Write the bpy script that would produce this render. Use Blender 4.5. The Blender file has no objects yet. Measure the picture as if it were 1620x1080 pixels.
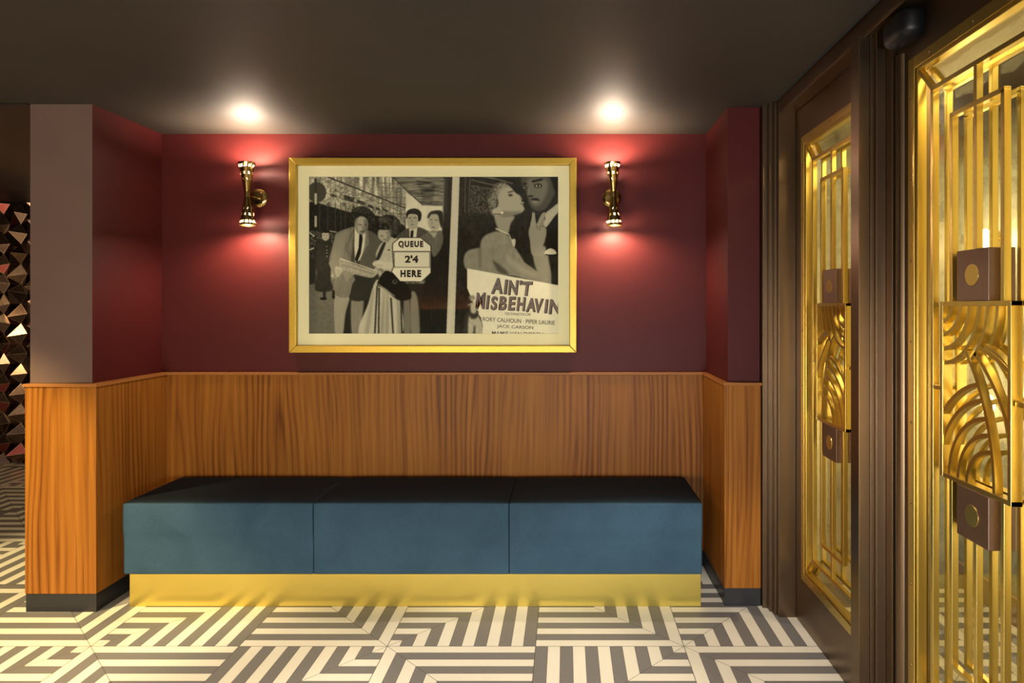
import bpy, bmesh, math, random
import numpy as np
from mathutils import Vector, Matrix
random.seed(7); np.random.seed(7)
S = bpy.context.scene
COL = S.collection
R = math.radians
# ------------------------------------------------------------------ camera, world, lights, exposure
F = 1052.0; CX = 895.0; CY = 485.0; CH = 1.373
cd = bpy.data.cameras.new('camera'); cam = bpy.data.objects.new('camera', cd); COL.objects.link(cam)
cam.location = (0, 0, CH); cam.rotation_euler = (R(90), 0, 0)
cd.sensor_width = 36; cd.lens = F/1620*36
cd.shift_x = (810-CX)/1620; cd.shift_y = (CY-540)/1620
cd.clip_start = .02
S.camera = cam
w = bpy.data.worlds.new('world'); S.world = w; w.use_nodes = True
w.node_tree.nodes['Background'].inputs[0].default_value = (1, .85, .65, 1)
w.node_tree.nodes['Background'].inputs[1].default_value = .02
S.view_settings.view_transform = 'Standard'; S.view_settings.look = 'None'
S.view_settings.gamma = 1; S.view_settings.use_curve_mapping = False
S.view_settings.exposure = 0.0

def spot(name, loc, aim, power, color, angle=80, blend=.5, size=.05):
    l = bpy.data.lights.new(name, 'SPOT'); l.energy = power; l.color = color
    l.spot_size = R(angle); l.spot_blend = blend; l.shadow_soft_size = size
    o = bpy.data.objects.new(name, l); COL.objects.link(o); o.location = loc
    o.rotation_euler = (Vector(aim)-Vector(loc)).to_track_quat('-Z', 'Y').to_euler(); return o
def area(name, loc, aim, power, color, sx, sy):
    l = bpy.data.lights.new(name, 'AREA'); l.energy = power; l.color = color
    l.shape = 'RECTANGLE'; l.size = sx; l.size_y = sy
    o = bpy.data.objects.new(name, l); COL.objects.link(o); o.location = loc
    o.rotation_euler = (Vector(aim)-Vector(loc)).to_track_quat('-Z', 'Y').to_euler(); return o
def point(name, loc, power, color, size=.02):
    l = bpy.data.lights.new(name, 'POINT'); l.energy = power; l.color = color; l.shadow_soft_size = size
    o = bpy.data.objects.new(name, l); COL.objects.link(o); o.location = loc; return o
WARM = (1, .72, .36); NEUT = (1, .86, .66); COOL = (.92, .95, 1)
spot('downlight', (-3.35, 1.75, 2.25), (-2.70, 2.75, .35), 470, (1, .76, .34), 50, .5)
spot('downlight', (-2.9, .9, 2.25), (-2.9, 1.6, 0), 90, (1, .80, .50), 80, .4)
spot('downlight', (-1.9, 1.60, 2.25), (-1.9, 1.70, 0), 125, (1, .80, .50), 70, .22)
spot('downlight', (-.75, 1.60, 2.25), (-.75, 1.70, 0), 125, (1, .86, .62), 70, .22)
spot('downlight', (.40, 1.60, 2.25), (.48, 1.76, 0), 135, (1, .92, .80), 76, .22)
spot('downlight', (-3.9, 3.6, 2.25), (-4.5, 4.9, 0), 50, WARM, 110, .6)
area('low_front_fill', (-1.6, -1.9, .56), (-1.5, 3.2, .60), 100, (1, .78, .50), 1.4, .5)  # added warm fill behind the camera for the bench and upright faces
area('cool_front_fill', (0.5, -1.9, .56), (-.2, 3.2, .60), 95, (.72, .86, 1), 1.4, .5)  # added cool fill behind the camera, not an actual window
area('orange_shelf_light', (-1.25, -3.12, 1.33), (-1.25, -3.16, 2.2), 22, (1, .36, .10), 2.4, .06)
area('vestibule_light', (1.42, 2.0, 2.2), (1.42, 2.0, 0), 26, (1, .78, .40), .25, 1.6)
area('vestibule_front_fill', (1.93, .45, 1.2), (1.0, .55, 1.2), 24, (1, .76, .34), 1.7, 2.0)  # added glowing panel for the brass sides to reflect

# ------------------------------------------------------------------ materials
def lin(r, g, b):
    f = lambda c: (c/255/12.92) if c/255 <= .04045 else ((c/255+.055)/1.055)**2.4
    return (f(r), f(g), f(b), 1)
class NT:
    def __init__(s, name):
        s.m = bpy.data.materials.new(name); s.m.use_nodes = True; s.t = s.m.node_tree
        s.t.nodes.clear(); s.out = s.t.nodes.new('ShaderNodeOutputMaterial')
    def n(s, typ, **kw):
        nd = s.t.nodes.new('ShaderNode'+typ)
        for k, v in kw.items(): setattr(nd, k, v)
        return nd
    def l(s, a, b): s.t.links.new(a, b)
    def put(s, v, sock):
        if isinstance(v, (int, float)): sock.default_value = v
        elif isinstance(v, (tuple, list)): sock.default_value = v
        else: s.l(v, sock)
    def math(s, op, a, b=None, c=None):
        nd = s.n('Math', operation=op); s.put(a, nd.inputs[0])
        if b is not None: s.put(b, nd.inputs[1])
        if c is not None: s.put(c, nd.inputs[2])
        return nd.outputs[0]
    def mix(s, f, a, b):
        nd = s.n('Mix', data_type='RGBA'); s.put(f, nd.inputs[0]); s.put(a, nd.inputs[6]); s.put(b, nd.inputs[7])
        return nd.outputs[2]
    def ramp(s, f, stops):
        nd = s.n('ValToRGB'); e = nd.color_ramp.elements
        while len(e) < len(stops): e.new(.5)
        for i, (p, c) in enumerate(stops): e[i].position = p; e[i].color = c
        s.l(f, nd.inputs[0]); return nd.outputs[0]
    def pos(s, scale=(1, 1, 1), obj=False):
        src = s.n('TexCoord').outputs['Object'] if obj else s.n('NewGeometry').outputs['Position']
        mp = s.n('Mapping'); mp.inputs['Scale'].default_value = scale; s.l(src, mp.inputs[0]); return mp.outputs[0]
    def noise(s, vec, scale, detail=3, rough=.5, dist=0):
        nd = s.n('TexNoise'); s.l(vec, nd.inputs['Vector']); nd.inputs['Scale'].default_value = scale
        nd.inputs['Detail'].default_value = detail; nd.inputs['Roughness'].default_value = rough
        nd.inputs['Distortion'].default_value = dist; return nd.outputs[0]
    def bsdf(s, color, rough=.5, metal=0, bump=None, bstr=.1, bdist=.01, **kw):
        b = s.n('BsdfPrincipled'); s.put(color, b.inputs['Base Color']); s.put(rough, b.inputs['Roughness'])
        s.put(metal, b.inputs['Metallic'])
        for k, v in kw.items(): s.put(v, b.inputs[k])
        if bump is not None:
            bp = s.n('Bump'); bp.inputs['Strength'].default_value = bstr; bp.inputs['Distance'].default_value = bdist
            s.l(bump, bp.inputs['Height']); s.l(bp.outputs[0], b.inputs['Normal'])
        s.l(b.outputs[0], s.out.inputs[0]); return b

def m_paint(name, c, rough, spec=.5, var=.06):
    t = NT(name); n = t.noise(t.pos(), 6, 4); f = t.noise(t.pos(), 260, 2)
    c2 = tuple(x*(1-var*3) for x in c[:3])+(1,)
    t.bsdf(t.mix(n, c2, c), rough, bump=f, bstr=.12, bdist=.001, **{'Specular IOR Level': spec}); return t.m
M = {}
M['burgundy'] = m_paint('burgundy_paint', (.078, .0105, .0098, 1), .50, .20)
M['taupe'] = m_paint('taupe_face', (.17, .105, .085, 1), .5)
M['ceiling'] = m_paint('ceiling_paint', (.046, .038, .031, 1), .60, .36)
M['darkceil'] = m_paint('dark_soffit_paint', (.045, .028, .018, 1), .4, .4)
M['cream'] = m_paint('cream_paint', (.70, .62, .45, 1), .6)
M['rear'] = m_paint('brown_wall_paint', (.13, .075, .045, 1), .5)
M['dark'] = m_paint('dark_wall_paint', (.05, .03, .022, 1), .5)
M['black'] = m_paint('black_plastic', (.018, .018, .020, 1), .4)
M['bluedark'] = m_paint('shadow_gap', (.01, .01, .01, 1), .6)

def m_wood(name, off=0):
    t = NT(name); g = t.n('NewGeometry'); sp = t.n('SeparateXYZ'); t.l(g.outputs['Position'], sp.inputs[0])
    h = t.math('ADD', t.math('ADD', sp.outputs[0], sp.outputs[1]), off)
    lo = t.noise(t.pos((1.2, 1.2, .30)), 2.2, 2, .5)
    lo2 = t.noise(t.pos((14, 14, .9)), 1.0, 2, .5)
    hd = t.math('ADD', h, t.math('MULTIPLY', t.math('SUBTRACT', lo, .5), .14))
    tt = t.math('PINGPONG', t.math('DIVIDE', hd, .130), 1.0)
    cell = t.math('FLOOR', t.math('DIVIDE', t.math('ADD', hd, .130), .260))
    z0 = t.math('ADD', .05, t.math('FRACT', t.math('MULTIPLY', t.math('SINE', t.math('MULTIPLY', t.math('FLOOR', t.math('DIVIDE', cell, 3.0)), 12.9)), 43.7)))
    wz = t.math('MULTIPLY', t.math('SUBTRACT', sp.outputs[2], z0), .36)
    f = t.math('SQRT', t.math('ADD', t.math('MULTIPLY', tt, tt), t.math('MULTIPLY', wz, wz)))
    f = t.math('ADD', f, t.math('MULTIPLY', lo2, .14))
    ring = t.math('PINGPONG', t.math('MULTIPLY', f, 9), 1.0)
    ring = t.math('POWER', ring, 1.8)
    msk = t.n('MapRange'); t.l(t.noise(t.pos((4, 4, .9)), 1.0, 2, .5), msk.inputs[0]); msk.inputs[1].default_value = .30; msk.inputs[2].default_value = .60
    ring = t.math('MULTIPLY', ring, msk.outputs[0])
    fib = t.noise(t.pos((170, 170, 2.2)), 1.0, 4, .6)
    mid = t.noise(t.pos((32, 32, .5)), 1.0, 3, .6)
    v = t.math('ADD', t.math('MULTIPLY', ring, .30), t.math('ADD', t.math('MULTIPLY', fib, .34), t.math('MULTIPLY', mid, .50)))
    c = t.ramp(v, [(.30, (.36, .142, .021, 1)), (.50, (.265, .094, .013, 1)), (.70, (.15, .045, .006, 1)), (.95, (.07, .018, .003, 1))])
    t.bsdf(c, .42, bump=fib, bstr=.08, bdist=.001, **{'Specular IOR Level': .14}); return t.m
M['wood'] = m_wood('walnut_veneer', .07)
def m_cap():
    t = NT('walnut_edge'); n = t.noise(t.pos((4, 4, 60)), 3, 4, .6)
    t.bsdf(t.mix(n, (.26, .090, .020, 1), (.42, .17, .045, 1)), .42, **{'Specular IOR Level': .2}); return t.m
M['woodcap'] = m_cap()

def m_metal(name, c, rough, var=.12, stretch=(3, 3, 3), sc=18, aniso=0, dark=.75):
    t = NT(name); n = t.noise(t.pos(stretch), sc, 4, .6); n2 = t.noise(t.pos(), 3.5, 3)
    c2 = tuple(x*dark for x in c[:3])+(1,)
    rr = t.math('ADD', t.math('MULTIPLY', n, var), rough-var/2)
    t.bsdf(t.mix(n2, c2, c), rr, 1.0, Anisotropic=aniso); return t.m
M['brass'] = m_metal('brushed_brass', (.76, .57, .16, 1), .30, .10, (1, 1, 8), 40)
M['plinth'] = m_metal('brushed_brass_plinth', (.80, .64, .16, 1), .34, .10, (1, 1, 30), 14, .5, .9)
M['polished'] = m_metal('polished_brass', (.50, .36, .13, 1), .16, .05)
M['bronze'] = m_metal('dark_bronze', (.21, .145, .09, 1), .36, .05, (1, 1, 2), 6)
M['bronze_boss'] = m_metal('brown_bronze', (.24, .15, .105, 1), .5, .12)
M['closer'] = m_paint('black_closer_shell', (.006, .007, .009, 1), .4, .3)
def m_gilt():
    t = NT('gilded_frame'); n = t.noise(t.pos((1, 1, 1)), 90, 4, .6)
    t.bsdf(t.mix(n, (.44, .28, .035, 1), (.62, .42, .07, 1)), .42, .75, bump=n, bstr=.1, bdist=.001); return t.m
M['gilt'] = m_gilt()
M['mat'] = m_paint('cream_mat_board', (.90, .86, .52, 1), .8, .2, .01)
M['inner'] = m_paint('white_inner_reflector', (.8, .6, .35, 1), .5)

def m_velvet():
    t = NT('teal_velvet'); n = t.noise(t.pos((1, 1, 1)), 5, 4, .6, .6); n2 = t.noise(t.pos((1, 1, 1.5)), 170, 2)
    n3 = t.noise(t.pos((2, 2, 9)), 6, 3, .6)
    mixn = t.math('ADD', t.math('MULTIPLY', n, .6), t.math('MULTIPLY', n2, .4))
    c = t.ramp(mixn, [(.3, (.030, .066, .108, 1)), (.7, (.050, .106, .165, 1))])
    lw = t.n('LayerWeight'); lw.inputs[0].default_value = .5   # colour darkened at slanting view, shading the seat top
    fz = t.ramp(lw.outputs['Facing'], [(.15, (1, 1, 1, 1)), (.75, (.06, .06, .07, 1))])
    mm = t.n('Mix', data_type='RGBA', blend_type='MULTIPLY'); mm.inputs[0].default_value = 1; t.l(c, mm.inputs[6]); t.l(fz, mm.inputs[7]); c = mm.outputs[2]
    t.bsdf(c, .85, bump=n2, bstr=.25, bdist=.002, **{'Specular IOR Level': .15, 'Sheen Weight': .0, 'Sheen Roughness': .4, 'Sheen Tint': (.3, .6, .9, 1)}); return t.m
M['velvet'] = m_velvet()

def m_floor():
    t = NT('striped_floor_tiles'); g = t.n('NewGeometry'); sp = t.n('SeparateXYZ'); t.l(g.outputs['Position'], sp.inputs[0])
    A = .600
    p = t.math('WRAP', t.math('DIVIDE', t.math('SUBTRACT', sp.outputs[0], -.722), A), -1.0, 1.0)
    q = t.math('WRAP', t.math('DIVIDE', t.math('SUBTRACT', sp.outputs[1], 2.690), A), -1.0, 1.0)
    # WRAP(value, min, max) - Blender order is value, max, min
    for nd in t.t.nodes:
        if nd.type == 'MATH' and nd.operation == 'WRAP': nd.inputs[1].default_value = 1.0; nd.inputs[2].default_value = -1.0
    ap = t.math('ABSOLUTE', p); aq = t.math('ABSOLUTE', q)
    same = t.math('GREATER_THAN', t.math('MULTIPLY', p, q), 0)
    mx = t.math('MAXIMUM', ap, aq); mn = t.math('MINIMUM', ap, aq)
    mm = t.math('ADD', t.math('MULTIPLY', mx, same), t.math('MULTIPLY', mn, t.math('SUBTRACT', 1, same)))
    k = t.math('MULTIPLY', mm, 12)
    odd = t.math('GREATER_THAN', t.math('MODULO', k, 2.0), 1.0)
    fr = t.math('PINGPONG', k, .5)
    dl = t.math('ABSOLUTE', t.math('SUBTRACT', ap, aq))
    e1 = t.math('LESS_THAN', t.math('ABSOLUTE', t.math('SUBTRACT', k, t.math('ROUND', k))), .022)
    e2 = t.math('LESS_THAN', dl, .0030)
    e3 = t.math('LESS_THAN', t.math('MINIMUM', mn, t.math('SUBTRACT', 1, mx)), .0030)
    line = t.math('MAXIMUM', e1, t.math('MAXIMUM', e2, e3))
    n = t.noise(t.pos(), 3, 4, .6); nf = t.noise(t.pos(), 120, 4, .7); gr = t.noise(t.pos((25, 60, 1)), 3, 4, .7)
    cream = t.mix(n, (.66, .62, .52, 1), (.80, .76, .66, 1))
    cream = t.mix(t.math('MULTIPLY', nf, .25), cream, (.5, .45, .36, 1))
    grey = t.mix(gr, (.125, .118, .115, 1), (.20, .19, .185, 1))
    c = t.mix(odd, cream, grey); c = t.mix(t.math('MULTIPLY', line, .8), c, (.05, .04, .035, 1))
    t.bsdf(c, t.math('ADD', .38, t.math('MULTIPLY', n, .2)), bump=line, bstr=-.15, bdist=.001, **{'Specular IOR Level': .4}); return t.m
M['floor'] = m_floor()

def m_pane(name, tint=(1, 1, 1, 1), base=.04, mottled=0):
    t = NT(name); tr = t.n('BsdfTransparent'); gl = t.n('BsdfGlossy'); mx = t.n('MixShader'); lw = t.n('Fresnel')
    bf = t.n('NewGeometry').outputs['Backfacing']   # thin sheet: same index seen from either side
    t.l(t.math('SUBTRACT', 1.5, t.math('MULTIPLY', bf, 1.5-1/1.5)), lw.inputs[0])
    tr.inputs[0].default_value = tint; gl.inputs['Roughness'].default_value = .02
    f = lw.outputs[0]
    f = t.math('ADD', t.math('MULTIPLY', f, 1.25), base) if mottled else f
    if mottled:
        n = t.noise(t.pos(), 9, 4, .6); gl.inputs['Color'].default_value = (.85, .85, .8, 1)
        bp = t.n('Bump'); bp.inputs['Strength'].default_value = .05; bp.inputs['Distance'].default_value = .01
        t.l(n, bp.inputs['Height']); t.l(bp.outputs[0], gl.inputs['Normal'])
    t.put(f, mx.inputs[0]); t.l(tr.outputs[0], mx.inputs[1]); t.l(gl.outputs[0], mx.inputs[2]); t.l(mx.outputs[0], t.out.inputs[0])
    return t.m
M['pane'] = m_pane('picture_glass')
M['doorglass'] = m_pane('door_glass', (.9, .9, .82, 1), .02, 1)
def m_emit(name, c, s):
    t = NT(name); e = t.n('Emission'); e.inputs[0].default_value = c; e.inputs[1].default_value = s
    t.l(e.outputs[0], t.out.inputs[0]); return t.m
M['bulb'] = m_emit('lit_bulb', (1, .74, .42, 1), 14)
M['glintglow'] = m_emit('glint_glow', (1, .72, .36, 1), 26)
def m_antique():
    t = NT('mottled_antique_mirror'); n = t.noise(t.pos(), 5, 6, .7, .5)
    c = t.ramp(n, [(.35, (.32, .33, .28, 1)), (.65, (.68, .68, .58, 1))])
    t.bsdf(c, t.math('ADD', .12, t.math('MULTIPLY', n, .35)), .15); return t.m
M['antique'] = m_antique()
M['facet_dark'] = m_metal('dark_mirror_facet', (.24, .15, .11, 1), .2)
M['facet_copper'] = m_metal('copper_mirror_facet', (.70, .48, .34, 1), .28)
M['facet_red_reflection'] = m_metal('red_reflection_facet', (.50, .12, .10, 1), .25)  # reflections of red walls put into the facet colour
M['tanbase'] = m_paint('tan_skirting', (.42, .26, .13, 1), .5)

# ------------------------------------------------------------------ mesh helpers
def tag(o, label=None, cat=None, group=None, kind=None):
    if label: o['label'] = label
    if cat: o['category'] = cat
    if group: o['group'] = group
    if kind: o['kind'] = kind
    return o
def empty(name, loc=(0, 0, 0), rz=0):
    o = bpy.data.objects.new(name, None); COL.objects.link(o); o.location = loc; o.rotation_euler = (0, 0, rz)
    o.empty_display_size = .1; return o
def link(name, bm, mat, parent=None, smooth=False, bevel=0, seg=2, auto=None):
    bmesh.ops.recalc_face_normals(bm, faces=bm.faces)
    me = bpy.data.meshes.new(name); bm.to_mesh(me); bm.free()
    mats = mat if isinstance(mat, list) else [mat]
    for m in mats: me.materials.append(m)
    if smooth: me.polygons.foreach_set('use_smooth', [True]*len(me.polygons))
    o = bpy.data.objects.new(name, me); COL.objects.link(o)
    if parent is not None: o.parent = parent
    if bevel:
        b = o.modifiers.new('bevel', 'BEVEL'); b.width = bevel; b.segments = seg; b.limit_method = 'ANGLE'; b.angle_limit = R(40)
        b.harden_normals = False
    return o
def box(bm, x0, x1, y0, y1, z0, z1, mi=0):
    v = [bm.verts.new(p) for p in ((x0,y0,z0),(x1,y0,z0),(x1,y1,z0),(x0,y1,z0),(x0,y0,z1),(x1,y0,z1),(x1,y1,z1),(x0,y1,z1))]
    for f in ((3,2,1,0),(4,5,6,7),(0,1,5,4),(1,2,6,5),(2,3,7,6),(3,0,4,7)):
        fc = bm.faces.new([v[i] for i in f]); fc.material_index = mi
def tube(bm, p0, p1, r0, r1, n=24, caps=True):
    p0 = Vector(p0); p1 = Vector(p1); q = (p1-p0).to_track_quat('Z', 'Y')
    a = [bm.verts.new(p0+q@Vector((r0*math.cos(2*math.pi*i/n), r0*math.sin(2*math.pi*i/n), 0))) for i in range(n)]
    b = [bm.verts.new(p1+q@Vector((r1*math.cos(2*math.pi*i/n), r1*math.sin(2*math.pi*i/n), 0))) for i in range(n)]
    for i in range(n): bm.faces.new((a[i], a[(i+1)%n], b[(i+1)%n], b[i]))
    if caps: bm.faces.new(a[::-1]); bm.faces.new(b)
def struct(name, bm, mat, label=None, parent=None, **kw):
    o = link(name, bm, mat, parent, **kw)
    if parent is None: tag(o, label, None, None, 'structure')
    return o
def B(): return bmesh.new()
def boxes(*bs):
    bm = B()
    for b in bs: box(bm, *b)
    return bm
def XY(px, py, d): return ((px-CX)/F*d, d, CH-(py-CY)/F*d)

# ------------------------------------------------------------------ room shell
CEIL = 2.292
YB = 3.54; YP = 3.02; YPR = 3.07; XL = -2.15; XR = .748; XPL = -2.432; XPR = .895
struct('floor', boxes((-6.6, 2.1, -3.2, 5.95, -.12, 0)), M['floor'], 'cream and grey striped mitred floor tiles')
struct('ceiling', boxes((XPL, .93, -3.2, YB+.3, CEIL, CEIL+.1), (-6.6, XPL, -3.2, 3.0, CEIL, CEIL+.1)), M['ceiling'], 'dark satin grey-brown ceiling over the alcove')
struct('trim_1', boxes((-6.6, XPL-.001, 3.0, 3.03, CEIL-.006, CEIL+.1)), M['black'], 'thin dark shadow line across the ceiling left of the pier')
struct('ceiling_far', boxes((-6.6, XPL, 3.03, 5.95, CEIL+.002, CEIL+.1)), M['darkceil'], 'dark brown ceiling beyond the left pier')
struct('wall_back', boxes((XL, XR, YB, YB+.25, 0, CEIL)), M['burgundy'], 'burgundy wall behind the blue bench')
bm = B(); box(bm, XPL, XL, YP, 5.85, 0, CEIL)
for f in bm.faces:
    f.normal_update()
    if f.normal.y < -.9 or f.normal.x < -.9: f.material_index = 1  # taupe tone on the front and left faces
struct('wall_left', bm, [M['burgundy'], M['taupe']], 'left pier of the alcove with a taupe front')
struct('wall_right', boxes((XR, XPR, YPR, YB+.25, 0, CEIL)), M['burgundy'], 'right pier of the alcove, burgundy')
struct('wall_side', boxes((-6.7, -6.6, -3.2, 5.95, 0, CEIL)), M['dark'])
struct('wall_rear', boxes((-6.6, 2.1, -3.3, -3.2, 0, CEIL)), M['rear'])
# wood wainscot
WT = .038; BZ = .082; DT = 1.012
def wains(name, x0, x1, y0, y1, lab): return struct(name, boxes((x0, x1, y0, y1, BZ, DT)), M['wood'], lab, bevel=.0015)
wains('trim_2', XL+WT, XR-WT+.018, YB-.02, YB-.0005, 'walnut veneer panelling behind the bench')
wains('trim_3', XL+.0005, XL+WT, YP-.03, YB-.001, 'walnut veneer panelling on the side of the left pier')
wains('trim_4', XPL, XL, YP-.03, YP-.0005, 'bright orange walnut panel on the front of the left pier')
wains('trim_5', XR-.020, XR-.0005, YPR-.02, YB-.001, 'walnut veneer panelling on the side of the right pier')
wains('trim_6', XR, XPR, YPR-.02, YPR-.0005, 'walnut panel on the front of the right pier')
# dado cap, one piece per run
def cap(name, x0, x1, y0, y1, lab): return struct(name, boxes((x0, x1, y0, y1, DT+.0003, DT+.014)), M['woodcap'], lab, bevel=.0015)
cap('trim_7', XL+WT+.006, XR-.026, YB-.027, YB-.0005, 'thin wooden cap rail above the panelling behind the bench')
cap('trim_8', XL+.0005, XL+WT+.006, YP-.001, YB-.0005, 'thin wooden cap rail on the side of the left pier')
cap('trim_9', XPL-.006, XL+WT+.006, YP-.036, YP-.0012, 'thin wooden cap rail on the front of the left pier')
cap('trim_10', XR-.0258, XR-.0005, YPR-.001, YB-.0005, 'thin wooden cap rail on the side of the right pier')
cap('trim_11', XR-.0258, XPR+.004, YPR-.028, YPR-.0012, 'thin wooden cap rail on the front of the right pier')
# baseboards
def base(name, bs, lab): return struct(name, boxes(*bs), M['black'], lab, bevel=.001)
base('baseboard_back', [(XL+WT, XR-.02, YB-.015, YB-.0005, 0, BZ-.0005)], 'black skirting behind the bench')
base('baseboard_left', [(XPL+.003, XL-.0005+WT, YP-.028, YP-.0005, 0, BZ-.0005), (XL+.0005, XL+WT-.002, YP-.0003, YB-.016, 0, BZ-.0005)], 'black skirting around the left pier')
base('baseboard_right', [(XR-.018, XPR, YPR-.018, YPR-.0005, 0, BZ-.0005), (XR-.018, XR-.0005, YPR-.0003, YB-.016, 0, BZ-.0005)], 'black skirting around the right pier')

# faceted mirror wall far left
def facet_wall():
    bm = B(); h = .175; wd = h*math.sqrt(3)/2*1.0
    y = 5.85; x0, x1 = -5.9, XPL-.01
    r = h/math.sqrt(3)*1.0
    # flat-top hexes: width 2r, height h
    cols = int((x1-x0)/(1.5*r))+1; rows = int(CEIL/h)+1
    cache = {}
    def V(p):
        k = (round(p[0], 4), round(p[2], 4))
        if k not in cache: cache[k] = bm.verts.new((min(p[0], x1), p[1], min(max(p[2], 0), CEIL-.001)))
        return cache[k]
    for c in range(cols):
        for q in range(-1, rows+1):
            cx = x0+c*1.5*r; cz = q*h+(h/2 if c % 2 else 0)
            if cz < -h*.4 or cz > CEIL+.04: continue
            an = random.uniform(-.3, .3)
            ap = bm.verts.new((min(cx+random.uniform(-.35, .35)*r, x1), y-random.uniform(.04, .085), min(max(cz+random.uniform(-.3, .3)*r, .01), CEIL-.01)))
            pts = [V((cx+r*math.cos(R(60*i)), y-.004*(i % 2), cz+r*math.sin(R(60*i)))) for i in range(6)]
            for i in range(6):
                try: f = bm.faces.new((pts[i], pts[(i+1) % 6], ap))
                except ValueError: continue
                f.material_index = random.choice((0, 0, 0, 0, 1, 1, 2))
    bmesh.ops.recalc_face_normals(bm, faces=bm.faces)
    res = bmesh.ops.inset_individual(bm, faces=list(bm.faces), thickness=.0028, depth=0)
    for f in res['faces']: f.material_index = 1
    box(bm, x0-.1, x1, y+.001, y+.08, 0, CEIL)
    return bm
struct('wall_far', facet_wall(), [M['facet_dark'], M['facet_copper'], M['facet_red_reflection']], 'faceted bronze mirror tile wall beyond the left pier')
struct('wall_far_side', boxes((-6.6, -6.0, 5.85, 5.95, 0, CEIL)), M['dark'])

# ------------------------------------------------------------------ bench
bx0, bx1, by0, by1 = -2.022, .625, 3.03, 3.50
bench = tag(empty('upholstered_bench', ((bx0+bx1)/2, (by0+by1)/2, 0)), 'long blue velvet bench on a shiny brass plinth, under the framed picture', 'bench')
ox, oy = bench.location.x, bench.location.y
bm = boxes((bx0+.024-ox, bx1-.006-ox, by0+.016-oy, by1-.02-oy, 0, .150))
link('plinth', bm, M['plinth'], bench, bevel=.0015)
seams = [bx0, -1.152, -.259, bx1]
for i in range(3):
    x0, x1 = seams[i]+.0003-ox, seams[i+1]-.0003-ox
    bm = B(); nx, ny, nz = 36, 16, 12
    g = {}
    y0, y1, z0, z1 = by0-oy, by1-oy, .152, .478
    rad = .014
    for a in range(nx+1):
        for b in range(ny+1):
            for c in range(nz+1):
                if 0 < a < nx and 0 < b < ny and 0 < c < nz: continue
                def sp(k, n, lo, hi):
                    if k == 0: return lo
                    if k == n: return hi
                    return lo+rad*.5+(hi-lo-rad)*(k-1)/(n-2)
                p = Vector((sp(a, nx, x0, x1), sp(b, ny, y0, y1), sp(c, nz, z0, z1)))
                core = Vector((min(max(p.x, x0+(rad*.6 if i == 0 else rad*.22)), x1-(rad*.6 if i == 2 else rad*.22)), min(max(p.y, y0+rad), y1-rad), min(max(p.z, z0+rad*.5), z1-rad)))
                d = p-core
                if d.length > 1e-6:
                    rr = rad if (p.z > (z0+z1)/2) else rad*.6
                    d2 = d.normalized()*min(d.length, rr)
                    p = core+d2
                # gentle padding
                fx = (p.x-x0)/(x1-x0); fz = (p.z-z0)/(z1-z0); fy = (p.y-y0)/(y1-y0)
                bul = math.sin(math.pi*min(max(fx, 0), 1))**.35
                if b == 0: p.y -= .006*bul*math.sin(math.pi*min(max(fz, 0), 1))**.5 + .0018*math.sin(fx*17+i)*math.sin(fz*5+fx*6)
                if c == nz: p.z += .007*bul*math.sin(math.pi*min(max(fy, 0), 1))**.5
                if c == 0: p.z = z0
                g[a, b, c] = bm.verts.new(p)
    def quad(*k): bm.faces.new([g[q] for q in k])
    for a in range(nx):
        for b in range(ny):
            quad((a,b,0),(a+1,b,0),(a+1,b+1,0),(a,b+1,0)); quad((a,b,nz),(a+1,b,nz),(a+1,b+1,nz),(a,b+1,nz))
        for c in range(nz):
            quad((a,0,c),(a+1,0,c),(a+1,0,c+1),(a,0,c+1)); quad((a,ny,c),(a+1,ny,c),(a+1,ny,c+1),(a,ny,c+1))
    for b in range(ny):
        for c in range(nz):
            quad((0,b,c),(0,b+1,c),(0,b+1,c+1),(0,b,c+1)); quad((nx,b,c),(nx,b+1,c),(nx,b+1,c+1),(nx,b,c+1))
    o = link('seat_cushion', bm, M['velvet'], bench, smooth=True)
    sb = o.modifiers.new('sub', 'SUBSURF'); sb.levels = sb.render_levels = 1

# ------------------------------------------------------------------ wall sconces
def cone_shade(sign):
    """perforated double-cone half: radius grows from the waist to the mouth; holes are missing faces"""
    bm = B(); n = 96; L = .150; rows = 56
    def prof(t):  # t 0 waist .. 1 mouth
        if t > .91: return .0385+(t-.91)/.09*.0035
        return .0130+(.0385-.0130)*(t/.91)
    ringz = []
    for j in range(rows+1):
        t = j/rows; z = sign*(.012+L*t)
        ringz.append([bm.verts.new((prof(t)*math.cos(2*math.pi*i/n), prof(t)*math.sin(2*math.pi*i/n), z)) for i in range(n)])
    holes = set()
    def flower(ci, cj):
        for di in (-2, 1):
            for dj in (-2, 1): holes.add(((ci+di) % n, cj+dj))
        for di in (-1, 0):
            for dj in (-1, 0):
                if (di+dj) % 2 == 0: holes.add(((ci+di) % n, cj+dj))
    for k in range(12): flower(k*8+4, 49)
    for k in range(8): flower(k*12, 35)
    for k in range(8):
        holes.add((k*12+6, 24)); holes.add((k*12+8, 22))
    for j in range(rows):
        for i in range(n):
            if (i, j) in holes: continue
            bm.faces.new((ringz[j][i], ringz[j][(i+1) % n], ringz[j+1][(i+1) % n], ringz[j+1][i]))
    return bm
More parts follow.
